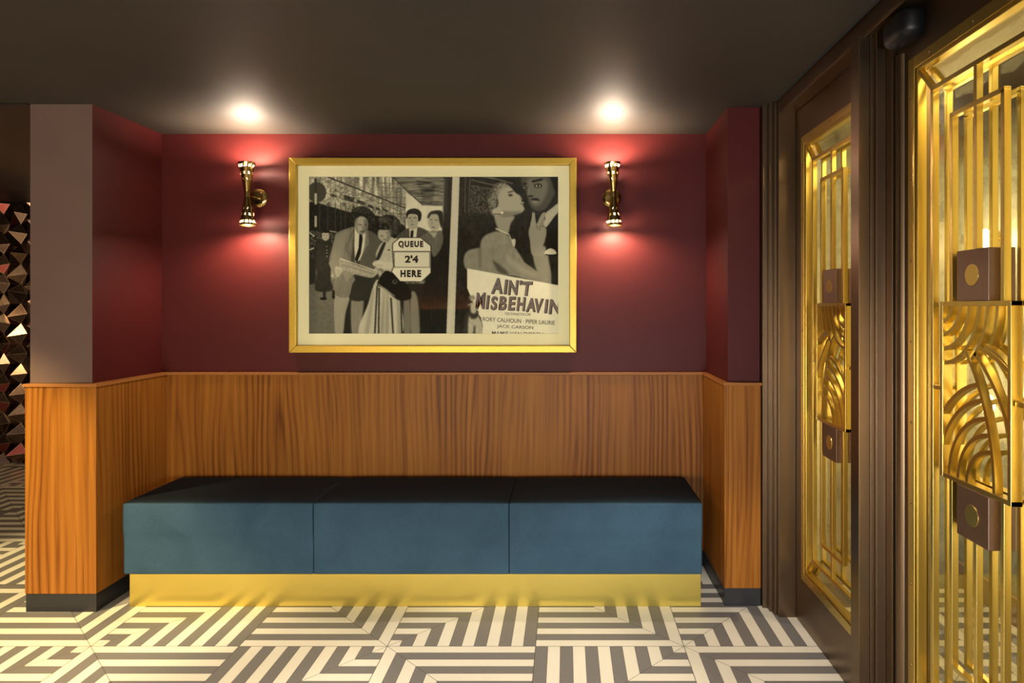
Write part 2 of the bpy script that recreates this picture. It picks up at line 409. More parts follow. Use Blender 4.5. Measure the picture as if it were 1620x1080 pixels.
def make_sconce(loc, rz, tilt, label):
    root = tag(empty('wall_sconce', loc), label, 'wall lamp', 'perforated brass wall lamps')
    # local: wall plane at y=0, lamp axis at y=-.135
    bm = B(); n = 48
    prof = [(.050, 0), (.050, -.003), (.0485, -.006), (.030, -.0095), (.012, -.0115), (0, -.012)]
    prev = None
    for r_, y_ in prof:
        if r_ == 0:
            v = bm.verts.new((0, y_, 0))
            for i in range(n): bm.faces.new((prev[i], prev[(i+1) % n], v))
        else:
            ring = [bm.verts.new((r_*math.cos(2*math.pi*i/n), y_, r_*math.sin(2*math.pi*i/n))) for i in range(n)]
            if prev:
                for i in range(n): bm.faces.new((prev[i], prev[(i+1) % n], ring[(i+1) % n], ring[i]))
            else: bm.faces.new(ring)
            prev = ring
    link('backplate', bm, M['polished'], root, smooth=True)
    bm = B(); tube(bm, (0, -.0105, 0), (0, -.113, 0), .0055, .0055, 16); tube(bm, (0, -.0105, 0), (0, -.020, 0), .009, .009, 20)
    link('arm', bm, M['polished'], root, smooth=False)
    mt = Matrix.Translation((0, -.128, 0)) @ Matrix.Rotation(tilt[0], 4, 'X') @ Matrix.Rotation(tilt[1], 4, 'Y')
    bm = B(); tube(bm, (0, 0, -.0125), (0, 0, .0125), .0145, .0145, 32); tube(bm, (0, 0, -.0135), (0, 0, -.0105), .016, .016, 32); tube(bm, (0, 0, .0105), (0, 0, .0135), .016, .016, 32)
    bm.transform(mt); link('collar', bm, M['polished'], root, bevel=.0008)
    for s in (1, -1):
        bm = cone_shade(s); bm.transform(mt)
        o = link('lamp_shade', bm, M['polished'], root, smooth=True)
        sol = o.modifiers.new('thick', 'SOLIDIFY'); sol.thickness = .0008
        bm = B(); bmesh.ops.create_uvsphere(bm, u_segments=20, v_segments=12, radius=.013)
        for v in bm.verts:
            v.co.z = v.co.z*1.3+s*.108
        tube(bm, (0, 0, s*.05), (0, 0, s*.098), .009, .012, 16); bm.transform(mt)
        bl = link('bulb', bm, M['bulb'], root, smooth=True)
        p = mt @ Vector((0, 0, s*.147))
        pl = point('sconce_light', p, 26 if s > 0 else 24, (1, .78, .58), .012); pl.parent = root
    return root
make_sconce((-1.634, YB-.0005, 1.950), 0, (R(-2.0), R(-2.0)), 'brass double cone wall lamp left of the framed picture')
make_sconce((.245, YB-.0005, 1.950), 0, (R(-1.0), R(-1.6)), 'brass double cone wall lamp right of the framed picture')

# ------------------------------------------------------------------ framed picture
FX0, FX1, FZ0, FZ1 = -1.449, .057, 1.132, 2.153
pic = tag(empty('framed_picture', ((FX0+FX1)/2, YB-.0005, FZ0)), 'large gold framed black and white picture of a queue sign and a film poster', 'picture')
po = pic.location.copy()
def lk(name, bm, mat, **kw):
    bm.transform(Matrix.Translation(-po)); return link(name, bm, mat, pic, **kw)
fw = .037; fy0, fy1 = 3.478, YB-.001
bm = B()
def frame_ring(bm, x0, x1, z0, z1, wdt, ya, yb):
    o_ = [(x0, z0), (x1, z0), (x1, z1), (x0, z1)]; i_ = [(x0+wdt, z0+wdt), (x1-wdt, z0+wdt), (x1-wdt, z1-wdt), (x0+wdt, z1-wdt)]
    for k in range(4):
        a, b = o_[k], o_[(k+1) % 4]; c, d = i_[(k+1) % 4], i_[k]
        vs = [bm.verts.new((p[0], ya, p[1])) for p in (a, b, c, d)]+[bm.verts.new((p[0], yb, p[1])) for p in (a, b, c, d)]
        for f in ((0,1,2,3),(7,6,5,4),(0,4,5,1),(1,5,6,2),(2,6,7,3),(3,7,4,0)): bm.faces.new([vs[q] for q in f])
frame_ring(bm, FX0, FX1, FZ0, FZ1, fw, fy0, fy1)
lk('frame', bm, M['gilt'], bevel=.003)
PY = 3.512
px0, _, pz1 = XY(489, 279.5, 3.508); px1, _, pz0 = XY(883, 527.5, 3.508)
ix0, ix1, iz0, iz1 = FX0+fw, FX1-fw, FZ0+fw, FZ1-fw
bm = B()
for b in ((ix0+.0005, px0, iz0+.0005, iz1-.0005), (px1, ix1-.0005, iz0+.0005, iz1-.0005), (px0, px1, iz0+.0005, pz0), (px0, px1, pz1, iz1-.0005)):
    box(bm, b[0], b[1], 3.506, 3.510, b[2], b[3])
bmesh.ops.remove_doubles(bm, verts=bm.verts, dist=1e-5)
lk('mat_board', bm, M['mat'])
bm = boxes((ix0+.001, ix1-.001, 3.496, 3.4975, iz0+.001, iz1-.001)); 
for f in list(bm.faces):
    f.normal_update()
    if f.normal.y > -.9: bm.faces.remove(f)
lk('glass_pane', bm, M['pane'])

# ---- the photographic print: a fine coloured mesh (colours are the print's own tones)
PW, PH = 1182, 744      # working raster, 3 per photo pixel
K = 394/PW
KA = 5.786
def A_(p): return ((450+p[0]/KA-489)/K, (240+p[1]/KA-279.5)/K)
def C2A(p): return (1446.5+.8574*p[0], .8574*p[1])
def D2A(p): return (1446.5+.9109*p[0], 925.8+.9109*p[1])
IM = np.full((PH, PW), .55)
yy, xx = np.mgrid[0:PH, 0:PW].astype(float)
def blur(m, r):
    if r < 1: return m
    r = int(r)
    for ax in (0, 1):
        for _ in range(2):
            pad = [(0, 0), (0, 0)]; pad[ax] = (r+1, r)
            c = np.cumsum(np.pad(m, pad, mode='edge'), axis=ax)
            m = (c[2*r+1:] - c[:-2*r-1])/(2*r+1) if ax == 0 else (c[:, 2*r+1:]-c[:, :-2*r-1])/(2*r+1)
    return m
def noise2(sx, sy, seed):
    rg = np.random.RandomState(seed); nx_, ny_ = int(PW/sx)+3, int(PH/sy)+3
    g_ = rg.rand(ny_, nx_); fx = xx/sx; fy = yy/sy; ix = fx.astype(int); iy = fy.astype(int); fx -= ix; fy -= iy
    fx = fx*fx*(3-2*fx); fy = fy*fy*(3-2*fy)
    return (g_[iy, ix]*(1-fx)+g_[iy, ix+1]*fx)*(1-fy)+(g_[iy+1, ix]*(1-fx)+g_[iy+1, ix+1]*fx)*fy
def pmask(pts):
    P = [A_(p) for p in pts]; m = np.zeros((PH, PW), bool)
    xs = [p[0] for p in P]; ys = [p[1] for p in P]
    x0 = max(int(min(xs))-1, 0); x1 = min(int(max(xs))+2, PW); y0 = max(int(min(ys))-1, 0); y1 = min(int(max(ys))+2, PH)
    if x1 <= x0 or y1 <= y0: return m.astype(float)
    X = xx[y0:y1, x0:x1]+.5; Y = yy[y0:y1, x0:x1]+.5; s = np.zeros(X.shape, bool)
    for i in range(len(P)):
        (ax, ay), (bx_, by_) = P[i], P[(i+1) % len(P)]
        if ay == by_: continue
        c = ((ay > Y) != (by_ > Y)) & (X < (bx_-ax)*(Y-ay)/(by_-ay)+ax)
        s ^= c
    m[y0:y1, x0:x1] = s; return m.astype(float)
def put(m, g_, a=1.0, tex=None):
    global IM
    m = m*a; v = g_ if tex is None else g_+tex
    IM = IM*(1-m)+v*m
def poly(pts, g_, r=1, a=1, tex=None, f=None):
    if f: pts = [f(p) for p in pts]
    put(blur(pmask(pts), r), g_, a, tex)
def smooth_poly(pts, g_, r=1, a=1, tex=None, f=None):   # Catmull-Rom outline
    n = len(pts); out = []
    for i in range(n):
        p0, p1, p2, p3 = pts[i-1], pts[i], pts[(i+1) % n], pts[(i+2) % n]
        for k in range(6):
            t = k/6
            out.append(tuple(.5*((2*p1[q])+(-p0[q]+p2[q])*t+(2*p0[q]-5*p1[q]+4*p2[q]-p3[q])*t*t+(-p0[q]+3*p1[q]-3*p2[q]+p3[q])*t**3) for q in (0, 1)))
    poly(out, g_, r, a, tex, f)
def ell(c, rx, ry, g_, r=1, a=1, rot=0, tex=None, f=None):
    pts = []
    for i in range(28):
        t = 2*math.pi*i/28; x = rx*math.cos(t); y = ry*math.sin(t)
        pts.append((c[0]+x*math.cos(rot)-y*math.sin(rot), c[1]+x*math.sin(rot)+y*math.cos(rot)))
    poly(pts, g_, r, a, tex, f)
def line(p, q, wd, g_, r=1, a=1, f=None):
    dx, dy = q[0]-p[0], q[1]-p[1]; L = math.hypot(dx, dy); nx_, ny_ = -dy/L*wd/2, dx/L*wd/2
    poly([(p[0]+nx_, p[1]+ny_), (q[0]+nx_, q[1]+ny_), (q[0]-nx_, q[1]-ny_), (p[0]-nx_, p[1]-ny_)], g_, r, a, f=f)
N1 = noise2(5, 5, 1)-.5; N2 = noise2(14, 22, 2)-.5; N3 = noise2(3, 30, 3)-.5; N4 = noise2(40, 4, 4)-.5; N5 = noise2(9, 90, 5)-.5
# --- street photograph, left
put(np.ones((PH, PW)), .50, 1, N2*.4+N1*.25)
poly([(222,236),(400,236),(1110,520),(1110,640),(222,470)], .58, 2, 1, N1*.35+N2*.3)
poly([(400,236),(1060,236),(1110,300),(1110,520)], .60, 2, 1, N5*.55+N1*.25)
for x in (560, 640, 720, 800, 860): poly([(x,236),(x+22,236),(x+22,300+(x-400)*.33),(x,296+(x-400)*.33)], .38, 2, .6)
for x in range(860, 1110, 34): line((x,240),(x+2,640), 6, .22, 1, .55)
for yq in (290, 330, 415, 470, 560): line((850,yq),(1110,yq+14), 9, .25, 1, .5)
line((400,236),(1110,520), 12, .2, 1); line((330,250),(1110,570), 5, .35, 1)
line((222,330),(1060,600), 8, .40, 1, .7)
for x in range(430, 1100, 42): line((x,250+(x-400)*.4),(x-4,380+(x-400)*.36), 4, .33, 1, .6)
for a_, b_, c_, d_ in ((425,385,480,425),(550,400,640,465),(665,440,735,492),(765,480,815,525),(835,505,880,545),(900,520,950,560)):
    poly([(a_,b_),(c_,b_+22),(c_,d_),(a_,d_-20)], .22, 1, 1, N1*.2)
smooth_poly([(222,478),(400,500),(600,555),(760,575),(900,600),(1110,690),(1110,840),(700,900),(222,800)], .11, 2, 1, N1*.08)
for x in (325, 400, 470, 520, 560): line((x,470),(x,720), 10, .24, 1, .7)
poly([(222,720),(480,735),(480,960),(222,960)], .20, 2, 1, N1*.4)
line((225,735),(280,775), 10, .75, 1); line((225,900),(275,880), 12, .7, 1); line((410,725),(480,735), 10, .55, 1)
ell((300,375), 88, 92, .24, 1); line((290,250),(290,390), 20, .20, 1); line((290,385),(290,485), 20, .68, 1); line((290,590),(290,690), 20, .62, 1)
poly([(1110,370),(1270,495),(1450,495),(1450,720),(1110,720)], .80, 2, 1, N2*.06)
poly([(985,236),(1465,236),(1452,500),(1268,495)], .40, 1, 1, N4*.35)
poly([(1200,260),(1380,300),(1350,490),(1260,480),(1250,380)], .22, 3, .6, N4*.4)
line((985,236),(1268,495), 7, .15, 1)
poly([(222,1190),(500,1160),(500,1670),(222,1670)], .37, 2, 1, N1*.06)
poly([(222,960),(300,960),(290,1200),(222,1215)], .16, 3)
poly([(500,1200),(1500,1200),(1500,1670),(500,1670)], .14, 2)
poly([(1455,236),(1535,236),(1480,1670),(1200,1670),(1330,900),(1440,740),(1450,500)], .115, 2, 1, N3*.05)
line((1462,250),(1448,640), 12, .5, 2, .7); line((1480,250),(1480,560), 22, .2, 3, .8)
# bystander in a long coat
smooth_poly([(290,830),(350,800),(410,805),(440,860),(440,960),(425,1150),(440,1260),(290,1262),(300,1100),(270,980)], .15, 2, 1, N1*.05)
ell((380,770), 33, 44, .62, 2); ell((382,728), 36, 16, .10, 1); ell((366,765), 5, 3, .2, 1); ell((392,765), 5, 3, .2, 1); line((372,792),(392,792), 4, .3, 1)
for yq in (865, 900, 925, 955): ell((392,yq), 5, 5, .6, 1)
line((365,1260),(372,1330), 26, .13, 1); line((452,1260),(452,1320), 24, .13, 1); ell((360,1338), 32, 13, .08, 1); ell((455,1325), 16, 14, .08, 1)
# man reading in a light suit
smooth_poly([(470,1300),(600,1290),(560,1480),(535,1670),(470,1670)], .55, 2, 1, N3*.04)
smooth_poly([(620,1310),(720,1320),(715,1500),(690,1670),(620,1670)], .48, 3, 1, N3*.06)
smooth_poly([(610,1120),(860,1120),(780,1330),(600,1340)], .17, 2)
smooth_poly([(480,745),(560,710),(640,690),(750,715),(850,770),(880,820),(850,920),(835,1050),(780,1130),(640,1180),(590,1320),(480,1310),(455,1200),(470,1120),(415,1010),(430,920),(455,820)], .43, 1, 1, N3*.08+N1*.04)
smooth_poly([(770,720),(880,800),(870,900),(830,1060),(690,1060),(670,1010),(770,870)], .30, 4, .9)
smooth_poly([(632,800),(640,1000),(690,1010),(665,1120),(640,1150),(610,1020),(622,900)], .18, 3, .8)
poly([(642,690),(690,755),(745,730),(735,860),(700,990),(655,1000),(640,850)], .78, 2)
poly([(688,752),(714,758),(718,800),(700,930),(668,1010),(645,985),(680,880)], .10, 1)
line((640,700),(636,990), 6, .18, 1); line((770,860),(680,1010), 6, .2, 1)
smooth_poly([(500,750),(600,720),(560,850),(520,1000),(470,1050),(430,990),(455,850)], .52, 7, .7); line((635,720),(560,880), 8, .3, 2, .7); line((560,880),(640,1010), 8, .3, 2, .6)
ell((705,672), 60, 82, .60, 2, rot=.1); smooth_poly([(730,620),(765,640),(760,720),(715,755),(690,740),(730,700)], .38, 4, .9)
smooth_poly([(600,600),(620,545),(660,510),(740,505),(800,545),(830,600),(820,680),(780,700),(765,620),(700,590),(650,615),(640,650),(605,630)], .13, 2, 1, N1*.2)
for k_ in range(9): line((625+k_*20,560-k_%3*12),(650+k_*18,525+k_%2*16), 7, .30, 2, .7)
for k_ in range(6): ell((604+k_*6,620-k_*22), 14, 8, .14, 2, rot=-.8)
smooth_poly([(668,690),(690,700),(694,735),(676,725)], .70, 4, .7)
line((680,665),(712,672), 6, .15, 1); line((735,672),(755,668), 6, .15, 1); line((718,680),(722,708), 6, .32, 1); line((700,728),(732,728), 6, .25, 1)
smooth_poly([(645,640),(665,600),(672,700),(700,750),(665,720)], .42, 5, .8)
# woman in a light dress
smooth_poly([(900,820),(980,780),(1060,775),(1100,860),(1000,1110),(920,1100),(885,1020),(840,960),(850,900)], .68, 2, 1, N1*.08)
smooth_poly([(835,1180),(900,1190),(1010,1290),(1062,1370),(1062,1670),(690,1670),(770,1380)], .70, 2, 1, N3*.05)
for a_ in (905, 940, 1030): smooth_poly([(a_,1290),(a_+14,1290),(a_+8+(a_-930)*.3,1670),(a_-22+(a_-930)*.3,1670)], .50, 5, .8)
smooth_poly([(800,1290),(822,1290),(770,1670),(735,1670)], .54, 5, .8)
for (a_, b_), (c_, d_) in (((850,1220),(828,1660)), ((868,1240),(862,1660)), ((975,1330),(995,1660)), ((1065,1350),(1075,1660))): line((a_,b_),(c_,d_), 14, .14, 2)
smooth_poly([(1095,1320),(1140,1320),(1150,1670),(1095,1670)], .42, 2); smooth_poly([(1155,1300),(1215,1330),(1235,1670),(1160,1670)], .46, 3)
smooth_poly([(900,1110),(960,1090),(1110,1200),(1160,1330),(1040,1350),(930,1250),(850,1210)], .09, 2)
line((860,1205),(1010,1315), 7, .5, 1); line((880,1225),(1010,1335), 5, .45, 1); ell((1010,1185), 22, 20, .35, 1); ell((1012,1183), 14, 12, .1, 1)
smooth_poly([(905,830),(930,830),(880,960),(850,1000),(845,960)], .15, 2); ell((957,897), 12, 6, .2, 1)
ell((915,760), 58, 68, .62, 2, rot=-.4)
smooth_poly([(850,700),(860,620),(920,580),(1000,585),(1060,640),(1065,720),(1020,790),(975,770),(960,720),(900,715)], .14, 2, 1, N2*.22)
for k_ in range(8): ell((880+(k_%4)*45,622+(k_//4)*62+(k_%2)*14), 16, 9, .34, 3, .8, rot=.6)
line((880,765),(905,775), 6, .2, 1); line((930,740),(955,735), 5, .2, 1); line((905,800),(930,806), 6, .3, 1)
smooth_poly([(812,1010),(860,990),(920,1005),(985,1010),(985,1060),(900,1065),(850,1050),(815,1040)], .74, 2)
line((830,1035),(900,1040), 4, .4, 1, .8)
smooth_poly([(960,700),(985,720),(960,810),(930,825),(945,760)], .42, 5, .8); smooth_poly([(880,600),(960,600),(930,650),(880,660)], .34, 6, .6); smooth_poly([(980,640),(1040,650),(1020,720),(985,700)], .30, 6, .5)
# two men behind the sign
smooth_poly([(1040,760),(1110,710),(1150,695),(1220,690),(1290,715),(1320,760),(1300,800),(1040,795)], .27, 2, 1, N3*.06)
poly([(1142,700),(1215,690),(1205,790),(1145,790)], .78, 1); poly([(1156,722),(1182,720),(1176,785),(1150,785)], .10, 1)
ell((1172,640), 52, 74, .60, 2); smooth_poly([(1118,620),(1115,560),(1150,528),(1210,525),(1250,560),(1248,620),(1225,640),(1215,585),(1170,570),(1135,580)], .08, 1, 1)
line((1135,608),(1158,606), 6, .12, 1); line((1180,606),(1206,606), 6, .12, 1); line((1166,620),(1164,648), 6, .4, 1); line((1155,668),(1182,668), 6, .25, 1)
smooth_poly([(1250,790),(1310,740),(1380,730),(1445,745),(1440,860),(1370,960),(1330,900)], .36, 2, 1, N3*.1); poly([(1318,735),(1370,790),(1400,740)], .6, 2)
ell((1368,645), 56, 82, .62, 2); smooth_poly([(1305,600),(1330,555),(1380,540),(1440,550),(1450,640),(1435,700),(1415,640),(1400,580),(1345,575),(1318,610)], .14, 2)
line((1330,625),(1352,622), 6, .18, 1); line((1375,625),(1398,628), 6, .18, 1); line((1345,690),(1375,694), 7, .22, 1); line((1352,640),(1345,665), 6, .42, 1)
# newspaper and hands
smooth_poly([(510,972),(600,1010),(720,1055),(850,1085),(855,1110),(790,1150),(640,1115),(520,1080)], .58, 1, 1, N1*.12)
line((515,975),(850,1088), 7, .8, 1); line((520,1085),(770,1155), 10, .72, 1); line((530,1030),(800,1110), 5, .36, 1, .8)
poly([(530,1085),(560,1080),(640,1110),(570,1190)], .5, 2); poly([(640,1115),(800,1155),(770,1200),(650,1180)], .16, 2)
smooth_poly([(412,1010),(470,985),(500,1040),(530,1090),(520,1120),(480,1160),(455,1140),(430,1070)], .50, 2); smooth_poly([(470,1050),(525,1060),(525,1100),(490,1140),(470,1110)], .66, 2)
for k_ in range(3): line((478,1078+k_*18),(515,1086+k_*16), 3, .35, 1)
# queue sign
poly([(1052,783),(1245,783),(1342,858),(1342,1108),(1254,1190),(1056,1187),(976,1096),(996,1050),(986,905),(986,840)], .12, 1)
poly([(1056,788),(1243,788),(1335,862),(1335,1104),(1250,1183),(1060,1180),(984,1094),(1004,1050),(994,905),(994,842)], .84, 1)
poly([(998,908),(1332,908),(1330,1056),(1004,1056)], .30, 1); poly([(1006,918),(1326,918),(1324,1052),(1010,1052)], .80, 1)
line((1000,1056),(1330,1056), 4, .45, 1)
# white post between the two halves
poly([(1535,236),(1605,236),(1556,1670),(1478,1670)], .74, 1, 1, N5*.04)
# --- film poster, right
poly([(1600,230),(2520,230),(2520,1680),(1552,1680)], .13, 1, 1, N1*.05+N2*.06)
c = C2A
line((240,260),(234,650), 8, .34, 1, f=c); line((288,260),(276,650), 8, .36, 1, f=c)
for p_, q_ in (((300,305),(580,372)), ((300,370),(600,415)), ((480,275),(745,345)), ((380,262),(560,300))): line(p_, q_, 12, .42, 1, .8, f=c)
smooth_poly([(300,400),(540,420),(560,640),(480,660),(300,640)], .22, 5, .8, N1*.35, f=c)
smooth_poly([(520,540),(560,520),(590,600),(560,690),(500,660),(480,600)], .34, 6, 1, N1*.3, f=c)
smooth_poly([(545,670),(640,690),(760,690),(720,770),(690,870),(600,850)], .56, 3, 1, f=c)
smooth_poly([(580,370),(650,345),(720,385),(770,440),(815,470),(840,505),(832,530),(862,545),(850,575),(866,610),(845,645),(770,672),(680,690),(600,680),(560,640),(590,560),(575,460)], .62, 2, 1, f=c)
smooth_poly([(600,640),(740,640),(850,640),(760,680),(640,692)], .42, 5, .8, f=c)
smooth_poly([(560,350),(650,330),(690,370),(620,400),(590,470),(560,560),(520,600),(480,520),(520,430)], .46, 6, .8, N1*.3, f=c)
line((690,440),(750,425), 12, .22, 2, f=c); ell((718,468), 24, 12, .2, 2, f=c); line((820,505),(834,498), 8, .3, 1, f=c); line((826,560),(858,556), 9, .22, 1, f=c)
smooth_poly([(530,620),(600,600),(645,655),(570,680),(530,660)], .64, 2, f=c); ell((628,655), 12, 12, .88, 1, f=c); line((545,668),(620,668), 8, .15, 1, f=c)
# back, shoulders and raised arm
smooth_poly([(395,1100),(400,980),(440,900),(560,850),(640,870),(700,900),(760,1010),(820,1100),(860,1180),(860,1300),(380,1300)], .52, 3, 1, N2*.06, f=c)
d = D2A
smooth_poly([(245,-20),(560,-60),(690,0),(830,100),(960,190),(1060,235),(1085,300),(1040,310),(760,240),(600,200),(250,175)], .50, 3, 1, N2*.05, f=d)
smooth_poly([(500,70),(560,110),(650,190),(640,215),(560,190),(515,120)], .26, 5, .9, f=d); line((372,-60),(372,150), 18, .30, 5, .7, f=d)
smooth_poly([(905,-60),(1030,-60),(1060,80),(1085,230),(1060,300),(1000,280),(940,180),(905,60)], .50, 3, 1, f=d)
smooth_poly([(640,0),(700,60),(860,170),(950,220),(900,230),(780,190),(640,90)], .60, 6, .6, f=d)
smooth_poly([(910,860),(935,780),(1000,765),(1080,800),(1100,860),(1080,960),(1060,1020),(1080,1100),(950,1100),(925,950)], .54, 2, 1, f=c)
smooth_poly([(930,790),(945,700),(950,645),(972,640),(980,700),(985,790)], .56, 1, f=c); ell((962,642), 12, 14, .2, 1, f=c)
smooth_poly([(1000,790),(1030,700),(1065,652),(1088,655),(1080,700),(1045,790)], .54, 1, f=c); smooth_poly([(1030,800),(1060,730),(1085,735),(1085,800)], .48, 1, f=c)
for p_, q_ in (((990,780),(1010,830)), ((1030,790),(1030,840)), ((1050,800),(1085,790))): line(p_, q_, 7, .26, 1, .8, f=c)
line((560,820),(700,880), 16, .72, 1, f=c); line((700,880),(760,1010), 12, .66, 1, f=c)
# man behind her
smooth_poly([(850,262),(1150,262),(1205,330),(1195,440),(1130,560),(1070,625),(985,632),(925,580),(905,500),(880,430),(850,380)], .27, 3, 1, f=c)
smooth_poly([(900,300),(1090,300),(1110,420),(1040,560),(960,580),(915,480)], .42, 7, .9, f=c)
smooth_poly([(1130,262),(1230,262),(1230,470),(1190,430),(1160,330)], .10, 3, f=c)
line((945,325),(1060,300), 22, .10, 2, f=c); line((850,350),(890,345), 18, .10, 2, f=c)
ell((1010,368), 44, 24, .14, 2, f=c); ell((1010,370), 26, 13, .70, 1, f=c); ell((1012,368), 12, 13, .08, 1, f=c)
ell((868,390), 28, 18, .14, 2, f=c); ell((870,390), 16, 10, .66, 1, f=c); ell((874,390), 8, 10, .08, 1, f=c)
line((915,400),(905,470), 12, .48, 2, f=c); ell((935,478), 30, 10, .14, 2, f=c); smooth_poly([(940,505),(1000,500),(1030,525),(990,522),(940,520)], .10, 2, f=c); smooth_poly([(945,540),(980,530),(1010,545),(975,556)], .48, 1, f=c)
smooth_poly([(1228,555),(1150,610),(1090,660),(1085,720),(1070,770),(1100,805),(1180,700),(1228,640)], .66, 2, 1, f=c)
poly([(1110,800),(1235,640),(1235,1100),(1090,1100)], .08, 2, f=c)
smooth_poly([(730,940),(770,935),(765,1000),(745,1000)], .75, 1, f=c); smooth_poly([(1085,1060),(1140,1030),(1190,1050),(1200,1090),(1090,1090)], .74, 1, f=c)
# poster paper
poly([(243,152),(560,210),(1170,322),(1170,815),(385,815),(398,720),(380,640),(340,590),(300,480),(244,350)], .86, 1, 1, N2*.02, f=d)
smooth_poly([(240,600),(280,590),(260,700),(260,815),(200,815)], .22, 6, f=d)
# small dancing figure beside the title
smooth_poly([(262,640),(330,600),(375,660),(395,720),(385,815),(330,815),(318,720),(300,815),(255,815)], .66, 3, 1, N1*.1, f=d)
line((320,720),(308,810), 14, .3, 3, f=d); smooth_poly([(275,560),(350,570),(345,640),(280,650)], .22, 3, f=d); smooth_poly([(280,500),(330,500),(330,590),(285,590)], .66, 3, f=d)
line((250,520),(290,500), 12, .55, 2, f=d); line((325,500),(345,440), 12, .6, 2, f=d); ell((298,450), 26, 30, .66, 3, f=d); ell((290,440), 30, 18, .5, 4, f=d)
IM = np.clip(IM, .03, 1)
# shrink to mesh resolution (2 px of 3)
MW, MH = PW*2//3, PH*2//3
def build_print():
    ys = (np.arange(MH)+.5)*PH/MH-.5; xs = (np.arange(MW)+.5)*PW/MW-.5
    Bm = (IM+np.roll(IM, 1, 0)+np.roll(IM, 1, 1)+np.roll(IM, (1, 1), (0, 1)))/4
    G = Bm[np.clip(np.round(ys), 0, PH-1).astype(int)][:, np.clip(np.round(xs), 0, PW-1).astype(int)]
    e = .004
    X = np.linspace(px0-e, px1+e, MW); Z = np.linspace(pz1+e, pz0-e, MH)
    co = np.zeros((MH, MW, 3)); co[..., 0] = X[None]-po.x; co[..., 1] = PY-po.y; co[..., 2] = Z[:, None]-po.z
    idx = np.arange(MH*MW).reshape(MH, MW)
    fa = np.stack([idx[:-1, :-1], idx[1:, :-1], idx[1:, 1:], idx[:-1, 1:]], -1).reshape(-1, 4)
    me = bpy.data.meshes.new('photographic_print')
    me.vertices.add(MH*MW); me.vertices.foreach_set('co', co.ravel())
    me.loops.add(fa.size); me.loops.foreach_set('vertex_index', fa.ravel())
    me.polygons.add(len(fa)); me.polygons.foreach_set('loop_start', np.arange(0, fa.size, 4)); me.update(calc_edges=True)
    at = me.color_attributes.new('tone', 'FLOAT_COLOR', 'POINT')
    g_ = G.ravel()**2.15; c4 = np.ones((MH*MW, 4)); c4[:, 0] = g_*1.20+.003; c4[:, 1] = g_*1.15+.003; c4[:, 2] = g_*.80+.002
    at.data.foreach_set('color', c4.ravel())
    t = NT('printed_photograph'); a_ = t.n('Attribute'); a_.attribute_name = 'tone'
    nz = t.noise(t.pos(), 900, 2); t.bsdf(t.mix(t.math('MULTIPLY', nz, .03), a_.outputs['Color'], (.3, .28, .2, 1)), .8, **{'Specular IOR Level': .05})
    me.materials.append(t.m)
    o = bpy.data.objects.new('photographic_print', me); COL.objects.link(o); o.parent = pic; return o
build_print()
def m_ink(name, c):
    t = NT(name); n = t.noise(t.pos(), 200, 3); t.bsdf(t.mix(n, c, tuple(x*1.25 for x in c[:3])+(1,)), .7, **{'Specular IOR Level': .1}); return t.m
INK = m_ink('dark_ink', (.028, .022, .016, 1)); INKG = m_ink('grey_ink', (.16, .135, .12, 1)); INKL = m_ink('pale_ink', (.13, .115, .085, 1)); MASK = None
letters = {}; WORD = [None]
def cur_bm(key): return letters.setdefault(key, B())
def flush():
    for k_, bm_ in letters.items(): link('lettering', bm_, {'dark': INK, 'grey': INKG, 'pale': INKL}[k_], pic)
    letters.clear()
def text_bm(s, ax0, ay0, ax1, h, key, bold=0.0, shear=0, rot=None, y_=PY-.0006, spacing=1.0, per=None):
    """text whose baseline runs from A-coordinate (ax0,ay0) to x=ax1, cap height h (A units)"""
    cu = bpy.data.curves.new('txt', 'FONT'); cu.body = s; cu.size = 1; cu.offset = bold; cu.shear = shear; cu.space_character = spacing
    cu.resolution_u = 4; cu.fill_mode = 'FRONT'
    o = bpy.data.objects.new('txt', cu); COL.objects.link(o); bpy.context.view_layer.update()
    dg = bpy.context.evaluated_depsgraph_get(); me = bpy.data.meshes.new_from_object(o.evaluated_get(dg))
    vs = [v.co for v in me.vertices]; x0 = min(v.x for v in vs); x1 = max(v.x for v in vs); y0 = min(v.y for v in vs); y1 = max(v.y for v in vs)
    tmp = B(); tmp.from_mesh(me)
    rot = rot or 0
    for v in tmp.verts:
        u = (v.co.x-x0)/(x1-x0)*(ax1-ax0); w_ = (v.co.y-y0)/(y1-y0)*h
        a_x = ax0+u; a_y = ay0+u*math.tan(rot)-w_
        P = XY(450+a_x/KA, 240+a_y/KA, 3.508); v.co = Vector((P[0]-po.x, y_-po.y, P[2]-po.z))
    m2 = bpy.data.meshes.new('t'); tmp.to_mesh(m2); tmp.free(); cur_bm(key).from_mesh(m2)
    bpy.data.objects.remove(o); bpy.data.curves.remove(cu); bpy.data.meshes.remove(me); bpy.data.meshes.remove(m2)
    if WORD[0] is None: flush()
text_bm('QUEUE', 1040, 882, 1270, 68, 'dark', .06, spacing=1.25)
text_bm("2'4", 1100, 1015, 1224, 68, 'dark', .045)
text_bm('HERE', 1060, 1147, 1250, 66, 'dark', .06, spacing=1.25)
def dl(s, x0, y0, x1, h, key, bold=0, shear=0, rot=0, y_=PY-.0006, sp=1.0):
    a_ = D2A((x0, y0)); b_ = D2A((x1, y0)); text_bm(s, a_[0], a_[1], b_[0], h*.9109, key, bold, shear, rot, y_, spacing=sp)
